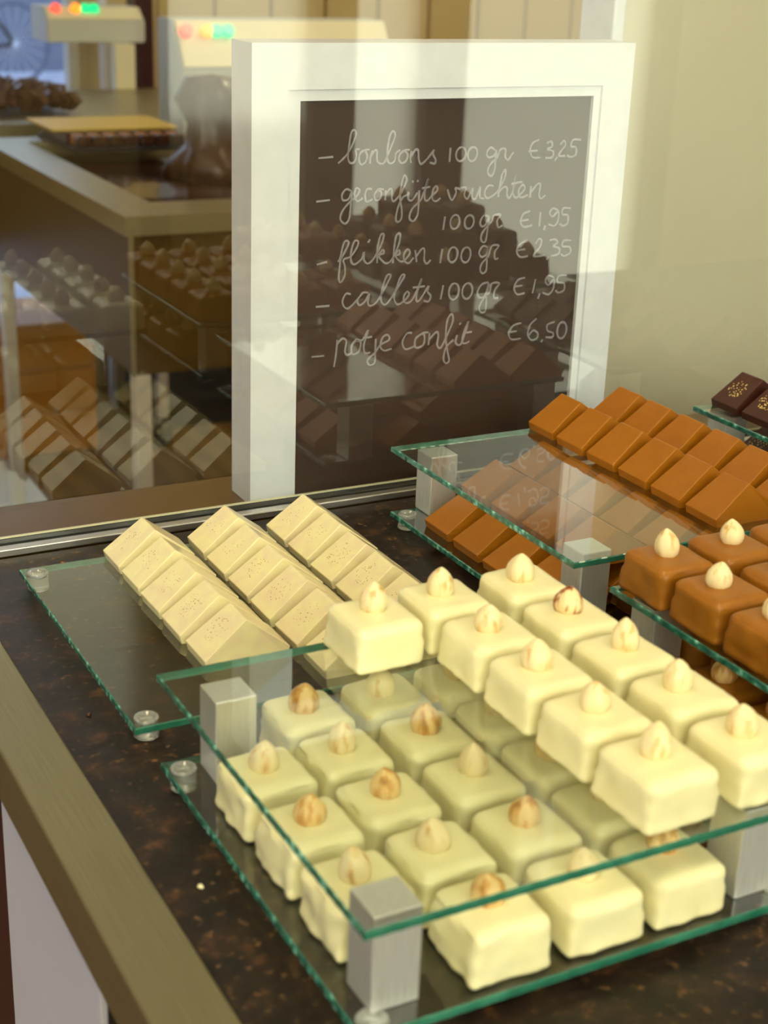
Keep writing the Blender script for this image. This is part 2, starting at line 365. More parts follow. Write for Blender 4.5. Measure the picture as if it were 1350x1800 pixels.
box('chalkboard', .4150-.526, .6410-.526, .9045-.915, .910-.915, 0, .2716-.0025, M['board'], sb)
box('backing', .4061-.526, .6464-.526, .9101-.915, .932-.915, 0, .2787-.0025, M['black'], sb)
WRITING = {
  'bonbons': [[(0.4299,0.2349),(0.4405,0.2355)],[(0.4442,0.2311),(0.4508,0.2369),(0.4554,0.2452),(0.4568,0.2501),(0.4552,0.2522),(0.4532,0.2502),(0.4519,0.2418),(0.4513,0.2348),(0.453,0.2312),(0.4562,0.2318),(0.4573,0.236),(0.4568,0.2395),(0.4596,0.2398)],[(0.4637,0.239),(0.4605,0.2373),(0.4594,0.2331),(0.4611,0.2298),(0.4643,0.2315),(0.4654,0.2357),(0.4637,0.239),(0.4669,0.2392)],[(0.4693,0.2388),(0.4679,0.2342),(0.4676,0.2303)],[(0.468,0.2349),(0.471,0.2387),(0.4726,0.238),(0.4728,0.2326),(0.475,0.2301),(0.4786,0.231),(0.4832,0.2409),(0.4858,0.2479),(0.484,0.2508),(0.4817,0.2473),(0.4804,0.2388),(0.4806,0.2324),(0.4828,0.2298),(0.4861,0.2315),(0.4871,0.2365),(0.4899,0.2385)],[(0.4932,0.2381),(0.49,0.2357),(0.4893,0.2321),(0.4915,0.2298),(0.4948,0.2312),(0.4958,0.2355),(0.4932,0.2381),(0.4974,0.2383)],[(0.4987,0.2375),(0.498,0.2332),(0.4986,0.2296)],[(0.4986,0.2339),(0.5016,0.2382),(0.5037,0.2374),(0.5044,0.2316),(0.5067,0.2286),(0.5119,0.2328),(0.5159,0.2377),(0.5152,0.2349),(0.5175,0.2311),(0.5168,0.2286),(0.513,0.2295)],[(0.5287,0.2388),(0.5284,0.2293)],[(0.5376,0.2389),(0.5395,0.2382),(0.5407,0.2364),(0.5411,0.234),(0.5404,0.2317),(0.5388,0.23),(0.5368,0.2294),(0.5349,0.2301),(0.5336,0.2319),(0.5333,0.2343),(0.534,0.2366),(0.5356,0.2383),(0.5376,0.2389)],[(0.5467,0.2386),(0.5485,0.238),(0.5497,0.2362),(0.55,0.2338),(0.5493,0.2314),(0.5478,0.2297),(0.5459,0.2291),(0.5442,0.2298),(0.543,0.2316),(0.5427,0.234),(0.5433,0.2364),(0.5448,0.2381),(0.5467,0.2386)],[(0.5651,0.2355),(0.5605,0.2379),(0.5577,0.2343),(0.5592,0.2313),(0.5635,0.2322),(0.5655,0.2362),(0.5651,0.2288),(0.5647,0.2221),(0.5623,0.2185),(0.5594,0.2216),(0.5613,0.2267),(0.5663,0.231),(0.5686,0.2362),(0.5726,0.2364),(0.5727,0.2316),(0.5753,0.2292),(0.5794,0.2343)],[(0.6,0.2421),(0.5947,0.2399),(0.5929,0.2347),(0.5956,0.2301),(0.602,0.2299)],[(0.5916,0.2343),(0.5993,0.2346)],[(0.6066,0.2395),(0.6102,0.2408),(0.611,0.2371),(0.6074,0.2354),(0.6122,0.2337),(0.6116,0.2296),(0.6061,0.2294)],[(0.6162,0.2302),(0.6142,0.2272)],[(0.6178,0.2385),(0.6208,0.2406),(0.622,0.2376),(0.6171,0.2309),(0.6227,0.2303)],[(0.6352,0.241),(0.6286,0.2412),(0.6272,0.2367),(0.6315,0.2358),(0.6315,0.2308),(0.6274,0.2294),(0.624,0.2307)]],
  'geconfijte vruchten': [[(0.4289,0.2069),(0.4388,0.2075)],[(0.4548,0.2125),(0.4507,0.2141),(0.4476,0.2107),(0.4485,0.207),(0.4525,0.2076),(0.4548,0.2125),(0.4542,0.2046),(0.4533,0.1945),(0.4502,0.1914),(0.4468,0.1948),(0.4487,0.2005),(0.4542,0.2061),(0.4582,0.2088),(0.4605,0.213),(0.458,0.2145),(0.4569,0.2103),(0.4591,0.2058),(0.4631,0.2078)],[(0.4695,0.2133),(0.4662,0.2135),(0.4647,0.2092),(0.4661,0.2052),(0.4705,0.2068)],[(0.4744,0.2131),(0.4717,0.2096),(0.4726,0.206),(0.4759,0.2065),(0.477,0.2109),(0.4744,0.2131),(0.4785,0.213)],[(0.4802,0.2122),(0.4801,0.2056)],[(0.4803,0.2093),(0.4831,0.2128),(0.4848,0.212),(0.485,0.2061),(0.4872,0.2049),(0.492,0.2102),(0.4958,0.2181),(0.494,0.2218),(0.4925,0.2175),(0.4912,0.208),(0.4929,0.1984),(0.4928,0.1925),(0.4903,0.1904),(0.4886,0.1927),(0.4899,0.2),(0.493,0.2065),(0.4967,0.2085),(0.4974,0.2107)],[(0.4979,0.21),(0.4977,0.2056),(0.5007,0.2047),(0.5046,0.2097)],[(0.5058,0.2111),(0.5058,0.2037),(0.5054,0.1948),(0.5022,0.1905),(0.4991,0.1929),(0.5009,0.1988),(0.5066,0.2037),(0.509,0.208),(0.5127,0.2189),(0.5105,0.2109),(0.5104,0.205),(0.5126,0.2038),(0.5159,0.207),(0.52,0.2105),(0.5189,0.2135),(0.5165,0.2106),(0.5164,0.2047),(0.5195,0.2031),(0.5228,0.2052)],[(0.5079,0.2123),(0.5142,0.2131)],[(0.5003,0.2164),(0.5009,0.2179)],[(0.5041,0.2167),(0.5047,0.2181)],[(0.5278,0.2109),(0.5303,0.2048),(0.5325,0.2036),(0.5349,0.2084),(0.5342,0.2114),(0.5382,0.2105)],[(0.5386,0.2112),(0.5425,0.2114),(0.5415,0.2066),(0.5439,0.2035),(0.5459,0.2064),(0.5481,0.2108),(0.5478,0.2048),(0.5505,0.2032),(0.5532,0.2091),(0.554,0.2113),(0.5542,0.2045),(0.5576,0.2032)],[(0.5646,0.2116),(0.5606,0.2118),(0.5578,0.2074),(0.5598,0.2035),(0.5646,0.2048),(0.5688,0.2084),(0.5736,0.2173),(0.5736,0.2226),(0.5712,0.2189),(0.5696,0.2099),(0.5692,0.2039)],[(0.5694,0.2069),(0.5732,0.2105),(0.5759,0.2096),(0.5763,0.2051),(0.5783,0.2027),(0.5814,0.2087),(0.5829,0.2184),(0.5813,0.2079),(0.582,0.2041),(0.5846,0.2028),(0.5905,0.2083),(0.5889,0.2114),(0.586,0.2085),(0.5863,0.2039),(0.5892,0.2026),(0.5936,0.2043)],[(0.5793,0.2124),(0.5883,0.2135)],[(0.5958,0.2103),(0.5956,0.2023)],[(0.596,0.2057),(0.6012,0.2116),(0.6036,0.2108),(0.603,0.2039),(0.6049,0.2011),(0.6084,0.2033)]],
  '100 gr price': [[(0.527,0.1924),(0.5261,0.1833)],[(0.5356,0.1931),(0.5374,0.1923),(0.5386,0.1904),(0.5389,0.188),(0.5382,0.1855),(0.5367,0.1838),(0.5348,0.1833),(0.533,0.184),(0.5318,0.1859),(0.5315,0.1884),(0.5322,0.1908),(0.5337,0.1925),(0.5356,0.1931)],[(0.547,0.1923),(0.5489,0.1915),(0.5501,0.1897),(0.5504,0.1874),(0.5497,0.185),(0.5482,0.1834),(0.5463,0.1829),(0.5445,0.1836),(0.5433,0.1854),(0.543,0.1878),(0.5436,0.1901),(0.5451,0.1917),(0.547,0.1923)],[(0.5625,0.1906),(0.5584,0.1915),(0.5556,0.1871),(0.5571,0.184),(0.5606,0.1853),(0.5625,0.1906),(0.5619,0.1806),(0.5606,0.173),(0.5574,0.174),(0.5575,0.1786),(0.5616,0.1837),(0.5654,0.1874),(0.5665,0.1911),(0.5719,0.1912),(0.5695,0.1872),(0.5707,0.1825),(0.5743,0.1838)],[(0.5964,0.1927),(0.591,0.1907),(0.5892,0.1854),(0.5922,0.1817),(0.5991,0.1825)],[(0.5882,0.186),(0.5955,0.1866)],[(0.6053,0.1915),(0.6052,0.1814)],[(0.6103,0.1819),(0.6092,0.1785)],[(0.6207,0.1916),(0.6158,0.1937),(0.6133,0.1904),(0.6163,0.1879),(0.6207,0.1916),(0.6208,0.1845),(0.6179,0.1811),(0.613,0.1826)],[(0.6309,0.193),(0.6247,0.1933),(0.6242,0.189),(0.629,0.188),(0.6291,0.1825),(0.6254,0.1807),(0.6224,0.1825)]],
  'flikken': [[(0.4302,0.1651),(0.4378,0.1665)],[(0.446,0.166),(0.4511,0.173),(0.4534,0.1788),(0.4505,0.1793),(0.4483,0.1725),(0.4473,0.1636),(0.4467,0.1548),(0.4484,0.152),(0.4512,0.1567),(0.451,0.1627),(0.45,0.1672),(0.4553,0.1691),(0.4601,0.1754),(0.4604,0.1791),(0.4575,0.1789),(0.4554,0.1713),(0.4559,0.1653),(0.4588,0.1636),(0.4637,0.1671),(0.4652,0.1714),(0.4653,0.1662),(0.4684,0.1634),(0.4728,0.1665),(0.4783,0.1759),(0.4798,0.1825),(0.4773,0.1819),(0.4755,0.173),(0.4755,0.1633)],[(0.4757,0.1678),(0.4793,0.1721),(0.4803,0.1698),(0.4765,0.1685),(0.4796,0.1645),(0.4831,0.1628),(0.4872,0.1656),(0.4918,0.1758),(0.4924,0.1821),(0.4895,0.1812),(0.4882,0.1723),(0.4877,0.1625)],[(0.488,0.167),(0.492,0.1713),(0.4926,0.1686),(0.4896,0.1673),(0.4932,0.1633),(0.4966,0.1638),(0.5007,0.1685),(0.4988,0.1713),(0.496,0.168),(0.4966,0.1635),(0.5001,0.1617),(0.5038,0.1653)],[(0.4683,0.1776),(0.4697,0.1799)],[(0.5047,0.1705),(0.5061,0.1621)],[(0.5057,0.1659),(0.51,0.171),(0.5119,0.1701),(0.5121,0.1632),(0.5144,0.1604),(0.5173,0.1629)],[(0.5261,0.17),(0.5249,0.1601)],[(0.5352,0.1707),(0.537,0.1698),(0.5383,0.1678),(0.5385,0.1651),(0.5378,0.1624),(0.5363,0.1606),(0.5344,0.16),(0.5326,0.1608),(0.5314,0.1628),(0.5311,0.1655),(0.5318,0.1682),(0.5333,0.1701),(0.5352,0.1707)],[(0.5459,0.17),(0.5477,0.1692),(0.5489,0.1671),(0.5492,0.1644),(0.5485,0.1618),(0.547,0.1599),(0.5451,0.1593),(0.5433,0.1601),(0.542,0.1622),(0.5417,0.1649),(0.5425,0.1675),(0.544,0.1694),(0.5459,0.17)],[(0.5627,0.169),(0.559,0.17),(0.5562,0.1655),(0.5586,0.1623),(0.5625,0.1644),(0.5631,0.169),(0.5629,0.1597),(0.5629,0.1526),(0.5603,0.1505),(0.5579,0.153),(0.5589,0.1576),(0.564,0.1627),(0.5662,0.1696),(0.5721,0.1696),(0.5692,0.1655),(0.5696,0.1604),(0.5723,0.1606)],[(0.5963,0.1717),(0.59,0.1697),(0.5876,0.1644),(0.5907,0.1603),(0.5972,0.1607)],[(0.5867,0.1651),(0.5945,0.1656)],[(0.603,0.169),(0.6055,0.1724),(0.608,0.1711),(0.607,0.1664),(0.6023,0.1603),(0.6113,0.1602)],[(0.6144,0.1592),(0.6138,0.1568)],[(0.615,0.1707),(0.6197,0.1712),(0.6218,0.1687),(0.6182,0.1665),(0.6236,0.1646),(0.6235,0.1606),(0.617,0.1594)],[(0.6336,0.1696),(0.6274,0.1699),(0.6263,0.166),(0.6326,0.1649),(0.6335,0.1608),(0.6284,0.1587),(0.6254,0.1605)]],
  'callets': [[(0.43,0.1365),(0.4402,0.1365)],[(0.4561,0.1432),(0.4524,0.1438),(0.45,0.1387),(0.4518,0.1344),(0.4556,0.1341),(0.4621,0.1401),(0.4653,0.1436),(0.4695,0.1433)],[(0.4653,0.1436),(0.4613,0.1386),(0.4631,0.1351),(0.4672,0.1374),(0.4704,0.1425),(0.4693,0.1365),(0.4715,0.134),(0.4765,0.1367),(0.4837,0.1484),(0.4864,0.1539),(0.4838,0.1545),(0.4811,0.1486),(0.4793,0.1396),(0.4808,0.1348),(0.485,0.1353),(0.4939,0.1477),(0.4971,0.1532),(0.4949,0.1537),(0.4922,0.1478),(0.4896,0.1388),(0.492,0.1336),(0.4971,0.1351),(0.5012,0.1395),(0.4998,0.1419),(0.4973,0.139),(0.4979,0.1347),(0.5014,0.134),(0.5052,0.1376),(0.511,0.1503),(0.5076,0.1405),(0.5075,0.1351),(0.5101,0.1353),(0.5166,0.1445),(0.5159,0.1407),(0.5187,0.1374),(0.5171,0.1336),(0.5132,0.1343)],[(0.504,0.1443),(0.5135,0.1447)],[(0.5284,0.1444),(0.5268,0.1344)],[(0.5377,0.145),(0.5397,0.1441),(0.541,0.1418),(0.5413,0.1389),(0.5405,0.136),(0.5389,0.134),(0.5368,0.1333),(0.5349,0.1343),(0.5336,0.1365),(0.5332,0.1395),(0.534,0.1423),(0.5356,0.1444),(0.5377,0.145)],[(0.5487,0.1444),(0.5507,0.1435),(0.5521,0.1413),(0.5525,0.1385),(0.5517,0.1357),(0.55,0.1337),(0.5479,0.1331),(0.5459,0.134),(0.5445,0.1362),(0.5442,0.1391),(0.5449,0.1418),(0.5466,0.1438),(0.5487,0.1444)],[(0.5653,0.1438),(0.56,0.1426),(0.5567,0.1374),(0.5588,0.1332),(0.5633,0.1345),(0.5659,0.143),(0.5646,0.1344),(0.5645,0.1264),(0.5636,0.1225),(0.5604,0.1224),(0.5588,0.1261),(0.5616,0.1314),(0.5668,0.1366),(0.5682,0.1425),(0.5746,0.1424),(0.5712,0.1379),(0.5707,0.1323),(0.5745,0.1317)],[(0.5961,0.1449),(0.5902,0.1437),(0.5874,0.1383),(0.5901,0.1333),(0.5966,0.1336)],[(0.5868,0.139),(0.5943,0.1394)],[(0.6052,0.1434),(0.6034,0.1331)],[(0.6099,0.1326),(0.6085,0.1287)],[(0.6213,0.1431),(0.6164,0.1451),(0.6139,0.1412),(0.617,0.1382),(0.6214,0.1423),(0.6211,0.1351),(0.6176,0.1313),(0.6122,0.1329)],[(0.6322,0.1444),(0.625,0.1441),(0.6245,0.1397),(0.6303,0.1384),(0.6308,0.1335),(0.6262,0.1318),(0.6231,0.1337)]],
  'potje confit': [[(0.4275,0.102),(0.437,0.102)],[(0.4468,0.1123),(0.4461,0.1025),(0.4447,0.0933)],[(0.4464,0.1087),(0.4506,0.1128),(0.4538,0.1107),(0.4528,0.1037),(0.4548,0.1008),(0.4577,0.1023),(0.458,0.1077),(0.4613,0.111)],[(0.4613,0.111),(0.4578,0.1059),(0.4589,0.1009),(0.4635,0.1027),(0.4648,0.1089),(0.4613,0.111),(0.4662,0.1105),(0.4704,0.1173),(0.4673,0.1068),(0.4685,0.1009),(0.4724,0.101)],[(0.4662,0.1116),(0.4735,0.1121)],[(0.4765,0.1105),(0.4764,0.1006),(0.4762,0.0934),(0.4723,0.0919),(0.4706,0.0957),(0.4764,0.1006),(0.4802,0.1057),(0.487,0.1087),(0.4858,0.1124),(0.4819,0.1109),(0.4802,0.1048),(0.4833,0.1013),(0.4893,0.1021)],[(0.5049,0.1121),(0.5009,0.112),(0.4976,0.1059),(0.5004,0.1007),(0.5074,0.1023)],[(0.514,0.1113),(0.5081,0.1077),(0.5084,0.1013),(0.5145,0.1026),(0.5152,0.1089),(0.514,0.1113),(0.5181,0.1114)],[(0.5192,0.1109),(0.5186,0.1022)],[(0.519,0.1058),(0.5243,0.1109),(0.5264,0.1089),(0.5258,0.1016),(0.529,0.0994),(0.5337,0.1082),(0.5378,0.118),(0.5364,0.1231),(0.5331,0.1184),(0.5326,0.1065),(0.5343,0.0971),(0.5363,0.0894),(0.5339,0.0874),(0.5316,0.0908),(0.5332,0.099),(0.5391,0.1041)],[(0.542,0.1075),(0.5408,0.1021),(0.5436,0.0999),(0.5465,0.1025),(0.5509,0.1169),(0.5468,0.1071),(0.5466,0.1015),(0.5498,0.1008),(0.5523,0.102)],[(0.5467,0.1082),(0.554,0.1088)],[(0.5432,0.1148),(0.5446,0.116)],[(0.5956,0.1116),(0.5891,0.1105),(0.5853,0.1052),(0.588,0.1),(0.596,0.1001)],[(0.5843,0.1055),(0.5922,0.1058)],[(0.6086,0.1138),(0.6033,0.1094),(0.6019,0.1029),(0.6052,0.0981),(0.6099,0.0989),(0.6105,0.1026),(0.6065,0.105),(0.603,0.102)],[(0.6153,0.0976),(0.614,0.0957)],[(0.6248,0.11),(0.6187,0.1085),(0.6191,0.1039),(0.6241,0.1018),(0.6234,0.0986),(0.6176,0.0991)],[(0.632,0.1094),(0.634,0.1084),(0.6354,0.106),(0.6358,0.1029),(0.6351,0.0998),(0.6335,0.0977),(0.6314,0.097),(0.6294,0.098),(0.628,0.1004),(0.6276,0.1036),(0.6283,0.1066),(0.6299,0.1088),(0.632,0.1094)]],
}

def catmull(pts, n=5):
    if len(pts) < 3: return pts
    P = [pts[0]]+pts+[pts[-1]]; out = []
    for i in range(1, len(P)-2):
        p0, p1, p2, p3 = P[i-1:i+3]
        for k in range(n):
            t = k/n
            out.append(tuple(.5*((2*p1[j])+(-p0[j]+p2[j])*t+(2*p0[j]-5*p1[j]+4*p2[j]-p3[j])*t*t+(-p0[j]+3*p1[j]-3*p2[j]+p3[j])*t**3) for j in (0, 1)))
    out.append(pts[-1]); return out
for key, strokes in WRITING.items():
    bm = bmesh.new()
    for si, s in enumerate(strokes):
        c = catmull([tuple(q) for q in s]); r = .00095; ring0 = None; n = 6
        for i, (x, z) in enumerate(c):
            a = c[max(i-1, 0)]; b = c[min(i+1, len(c)-1)]
            dx, dz = b[0]-a[0], b[1]-a[1]; L = math.hypot(dx, dz) or 1; nx, nz = -dz/L, dx/L
            rr = r*(.85+.35*noise.noise((x*300, z*300, si)))
            ring = [bm.verts.new((x-.526+nx*rr*math.cos(t), .9044-.915-.00025*max(0, math.sin(t))-.00002*si/10, z-.0025+nz*rr*math.cos(t))) for t in [2*math.pi*j/n for j in range(n)]]
            if ring0:
                for j in range(n): bm.faces.new((ring0[j], ring0[(j+1) % n], ring[(j+1) % n], ring[j]))
            ring0 = ring
    o = link('chalk_writing', mesh('chalk_writing', bm, M['chalk'], True), sb); o['label'] = 'chalk line: ' + key

# ------------------------------------------------------------------ glass stands
T = .004; ZB = .010; ZT = .0557
def plate_bm(w, d, t, wob=.0003, z1=0):
    """glass sheet with slightly scalloped ground edges; slot 0 faces, slot 1 edges"""
    bm = bmesh.new(); pts = []
    n = 56; rnd = random.Random(int(w*1e5+d*1e4))
    def side(a, b):
        for i in range(n):
            t_ = i/n; k = wob*(.5-.5*math.cos(i*math.pi))*rnd.uniform(.4, 1) if 0 < i else 0
            x = a[0]+(b[0]-a[0])*t_; y = a[1]+(b[1]-a[1])*t_
            nx, ny = -(b[1]-a[1]), (b[0]-a[0]); L = math.hypot(nx, ny)
            pts.append((x+nx/L*k, y+ny/L*k))
    c = [(0, 0), (w, 0), (w, d), (0, d)]
    for i in range(4): side(c[i], c[(i+1) % 4])
    ch = .0006
    top = [bm.verts.new((x+(w/2-x)*.006, y+(d/2-y)*.006, z1)) for x, y in pts]; m1 = [bm.verts.new((x, y, z1-ch)) for x, y in pts]
    m2 = [bm.verts.new((x, y, z1-t+ch)) for x, y in pts]; bot = [bm.verts.new((x+(w/2-x)*.006, y+(d/2-y)*.006, z1-t)) for x, y in pts]
    k = len(pts)
    for a, b in ((top, m1), (m1, m2), (m2, bot)):
        for i in range(k):
            f = bm.faces.new((a[i], a[(i+1) % k], b[(i+1) % k], b[i])); f.material_index = 1 if (i//n) % 2 else 2
    bm.faces.new(top); bm.faces.new(bot)
    return bm
def foot_mesh():
    bm = bmesh.new()
    add_lathe(bm, [(.0001, -.0098), (.0055, -.0098), (.0066, -.0088), (.0060, -.005), (.0060, -.0002), (.0062, .0006), (.0056, .0014), (.0048, .0012), (.0042, .0002), (.0020, -.0004), (.0001, -.0004)], 28)
    return mesh('foot', bm, M['rubber_clear'], True)
FOOT = foot_mesh()
def post_mesh(h):
    bm = bmesh.new(); add_box(bm, 0, .02, 0, .02, 0, h, .0008, 2); return mesh('post', bm, M['alu'])
POST = post_mesh(ZT-T-ZB-.0001)
def stand(x, y0, y1, w, label, posts, feet=None, upper=True, lx=.001, ly=(.001, -.001)):
    root = empty('display_stand' if upper else 'glass_tray', (x, y0, 0))
    tag(root, label, 'display stand' if upper else 'tray')
    d = y1-y0
    lo = link('lower_plate' if upper else 'glass_plate', mesh('plate', plate_bm(w-2*lx*(1 if upper else 0), d-(ly[0]-ly[1] if upper else 0), T, z1=ZB), [M['glass'], M['edge'], M['edge_front']]), root, (lx, ly[0], 0) if upper else (0, 0, 0))
    if upper:
        link('upper_plate', mesh('plate', plate_bm(w, d, T, z1=ZT), [M['glass'], M['edge'], M['edge_front']]), root)
        for px, py in posts: link('post', POST, root, (px-x, py-y0, ZB+.00005))
    for fx, fy in (feet or [(.0085, .008), (w-.0085, .008), (.0085, d-.011), (w-.0085, d-.011)]):
        link('foot', FOOT, root, (fx, fy, ZB))
    return root
W = .206
stand(.2036, .6222, .8344, .2085, 'flat clear glass tray holding three rows of white chocolate triangle pieces', [], None, False)
stand(.2032, .379, .5885, W, 'two tier glass stand full of white coated truffles, nearest the viewer', [(.2126, .3898), (.2203, .5588), (.379, .389), (.379, .5588)], None)
stand(.455, .6223, .8368, W, 'two tier glass stand carrying milk chocolate triangle pieces', [(.4749, .8162), (.4727, .6389), (.634, .8160), (.634, .6389)], None)
stand(.455, .379, .5885, W, 'two tier glass stand with milk chocolate truffles at the right edge', [(.4636, .560), (.464, .3898), (.632, .56), (.632, .39)], None)
stand(.7075, .6223, .8375, W, 'two tier glass stand with dark chocolate pieces at far right', [(.7190, .8130), (.719, .639), (.886, .813), (.886, .639)], None)

# ------------------------------------------------------------------ chocolates
def prism_mesh(name, m, h, ln, w, seed):
    """moulded triangular piece: steep bevelled foot, two slopes, flat triangular ends with draft"""
    rnd = random.Random(seed); bm = bmesh.new()
    hw = w/2; hl = ln/2; dr_ = .0034
    prof = [(-hw+.0016, 0), (-hw+.0004, .0052), (-.0006, h), (.0006, h), (hw-.0004, .0052), (hw-.0016, 0)]
    rings = []
    for s in (-1, 1):
        rings.append([bm.verts.new((x+rnd.uniform(-.0002, .0002), s*(hl-(dr_*z/h)-(.0010 if z == 0 else 0)), z)) for x, z in prof])
    n = len(prof)
    bm.faces.new(rings[0]); bm.faces.new(rings[1][::-1])
    for i in range(n): bm.faces.new((rings[0][i], rings[0][(i+1) % n], rings[1][(i+1) % n], rings[1][i]))
    bmesh.ops.recalc_face_normals(bm, faces=bm.faces)
    es = [e for e in bm.edges if not all(v.co.z < 1e-5 for v in e.verts)]
    bmesh.ops.bevel(bm, geom=es, offset=.0016, segments=3, affect='EDGES', profile=.5, clamp_overlap=True)
    me = mesh(name, bm, m)
    for p in me.polygons: p.use_smooth = p.area < 4e-6
    return me
def truffle_mesh(name, m, w, d, h, seed, rough=1.0):
    n = 16
    s = [-1+2*i/n for i in range(n+1)]
    s = [math.copysign(1-(1-abs(t))**1.6, t) for t in s]
    bm = bmesh.new(); vd = {}
    def v(i, j, k):
        if (i, j, k) not in vd: vd[(i, j, k)] = bm.verts.new((s[i], s[j], s[k]))
        return vd[(i, j, k)]
    for a in range(n):
        for b in range(n):
            for q in (0, n):
                bm.faces.new((v(a, b, q), v(a+1, b, q), v(a+1, b+1, q), v(a, b+1, q)))
                bm.faces.new((v(a, q, b), v(a+1, q, b), v(a+1, q, b+1), v(a, q, b+1)))
                bm.faces.new((v(q, a, b), v(q, a+1, b), v(q, a+1, b+1), v(q, a, b+1)))
    H = Vector((w/2, d/2, h/2)); sd = Vector((seed*7.3, seed*3.1, seed*1.7))
    for vv in bm.verts:
        c = vv.co; p = Vector((c.x*H.x, c.y*H.y, c.z*H.z)); r = .0052 if c.z > 0 else .0030
        inn = Vector([max(-H[i]+r, min(H[i]-r, p[i])) for i in range(3)])
        dv = p-inn
        if dv.length > 1e-9: p = inn+dv.normalized()*r
        # coating: soft waves, a sagging skirt and a thicker foot
        t = (p.z+H.z)/(2*H.z)
        nz = noise.noise(p*90+sd); nz2 = noise.noise(Vector((p.x*170, p.y*170, p.z*60))+sd)
        out = Vector((p.x, p.y, 0))
        if out.length > 0 and .03 < t < .9:
            skirt = math.exp(-((t-.10)/.09)**2)*.0007*(.8+1.2*nz2)
            out.normalize(); p += out*(nz*.0007*rough + nz2*.00035*rough + skirt)
        if t > .9: p.z += .0004*nz - .0004*(abs(p.x)/H.x)**2
        if t < .06 : p.z = -H.z + max(0, (p.z+H.z))
        vv.co = (p.x, p.y, p.z+H.z)
    return mesh(name, bm, m, True)
def nut_mesh(m, seed):
    rnd = random.Random(seed); ph = rnd.uniform(0, 6); kk = rnd.choice([5, 6, 7]); sq = rnd.uniform(.90, 1.05); R = .0076
    bm = bmesh.new(); hh = .0142*rnd.uniform(.88, 1.06)
    prof = [(.0030, -.001), (.0056, .0003), (.0066, .0030), (.0067, .0055), (.0060, .0082), (.0045, .0106), (.0026, .0126), (.0010, .0138), (.0001, .0142)]
    rings = add_lathe(bm, [(r*sq, z*hh/.0142) for r, z in prof], 30, fn=lambda t, z: 1+.085*abs(math.sin(kk*t/2+ph+z*60))+.04*math.sin(t+ph))
    bm.faces.new(rings[0][::-1])
    bmesh.ops.remove_doubles(bm, verts=bm.verts, dist=2e-5)
    return mesh('hazelnut', bm, m, True)
NUTS = [nut_mesh(M['nut'], i) for i in range(5)]; NUTB = [nut_mesh(M['nut_brown'], i+9) for i in range(3)]; NUTS_SKIN = nut_mesh(M['nut_skin'], 31)
PW = [prism_mesh('white_piece', M['white_prism'], .0238, .0302, .0498, i) for i in range(3)]
PM = [prism_mesh('milk_piece', M['milk_prism'], .0235, .0306, .0495, i) for i in range(3)]
PL = [prism_mesh('milk_piece_low', M['milk_prism'], .0205, .0318, .0495, i) for i in range(3)]
PD = [prism_mesh('dark_piece', M['dark_prism'], .0238, .0302, .0498, i) for i in range(2)]
TW = [truffle_mesh('white_truffle', M['white_coat'], .0352, .0370, .0228, i) for i in range(5)]
TWR = [truffle_mesh('white_truffle_wavy', M['white_coat'], .0350, .0364, .0236, i+20, 2.6) for i in range(3)]
TM = [truffle_mesh('milk_truffle', M['milk_coat'], .0358, .0372, .0228, i+40, 1.3) for i in range(4)]
TD = [truffle_mesh('dark_truffle', M['dark_coat'], .0350, .0350, .0228, i+60) for i in range(2)]
rnd = random.Random(5)
def piece(name, me, x, y, z, label, cat, group, jitter=.0006, rz=1.0):
    o = link(name, me, None, (x+rnd.uniform(-jitter, jitter), y, z)); o.rotation_euler = (0, 0, R_(rnd.uniform(-rz, rz)))
    return tag(o, label, cat, group)
def truffle(name, me, nut, x, y, z, label, group, nut_label=None, h=.0226):
    o = piece(name, me, x, y, z, label, 'truffle', group, .0003, .9)
    n = link('hazelnut', nut, o, (rnd.uniform(-.0012, .0012)-.001, rnd.uniform(-.0012, .0012)+.0015, h-.0009)); n.rotation_euler = (R_(rnd.uniform(-8, 8)), R_(rnd.uniform(-8, 8)), rnd.uniform(0, 6))
    if nut_label: n['label'] = nut_label
    return o
E0 = .00005
# white triangle pieces on the flat tray: three rows running away from the viewer
for ri, (x0, names) in enumerate([(.2545, 'left'), (.3085, 'middle'), (.3625, 'right')]):
    n = 5 if ri == 0 else 6
    for k in range(n):
        lab = 'white chocolate triangle piece on the flat tray, %s row, %s' % (names, ['at the back', 'second from the back', 'third from the back', 'fourth from the back', 'fifth from the back', 'sixth from the back'][k])
        if ri == 0 and k == 4: lab = 'white chocolate triangle piece with bare end showing, front of the left tray row'
        piece('white_chocolate_piece', PW[(k+ri) % 3], x0+.0249+(.001 if k > 2 and ri == 0 else 0), .8335-.0154-k*.0345, ZB+E0, lab, 'chocolate', 'white chocolate triangle pieces on the flat tray')
# milk triangle pieces
for ri, x0 in enumerate([.5615, .6115]):
    for k in range(6):
        piece('milk_chocolate_piece', PM[(k+ri) % 3], x0+.0248, .8372-.0156-k*.0348, ZT+E0,
              'milk chocolate triangle piece on upper glass shelf, %s row, %s from the back' % (['left', 'right'][ri], ORD[k]), 'chocolate', 'milk chocolate triangle pieces on the upper shelf')
for ri, x0 in enumerate([.4625, .5128, .5631, .6100]):
    ys = [.8035, .7665, .7295, .6925] if ri in (0, 3) else [.8335, .7985, .7635, .7285, .6935, .6585]
    if ri == 3: ys = [.8005, .7650, .7295, .6940]
    for k, y in enumerate(ys):
        piece('milk_chocolate_piece', PL[(k+ri) % 3], x0+.0248, y-.0163, ZB+E0,
              'milk chocolate triangle piece, lower layer under the shelf, %s row, %s from back' % (ORD[ri], ORD[k]), 'chocolate', 'milk chocolate triangle pieces under the shelf', .0003, .6)
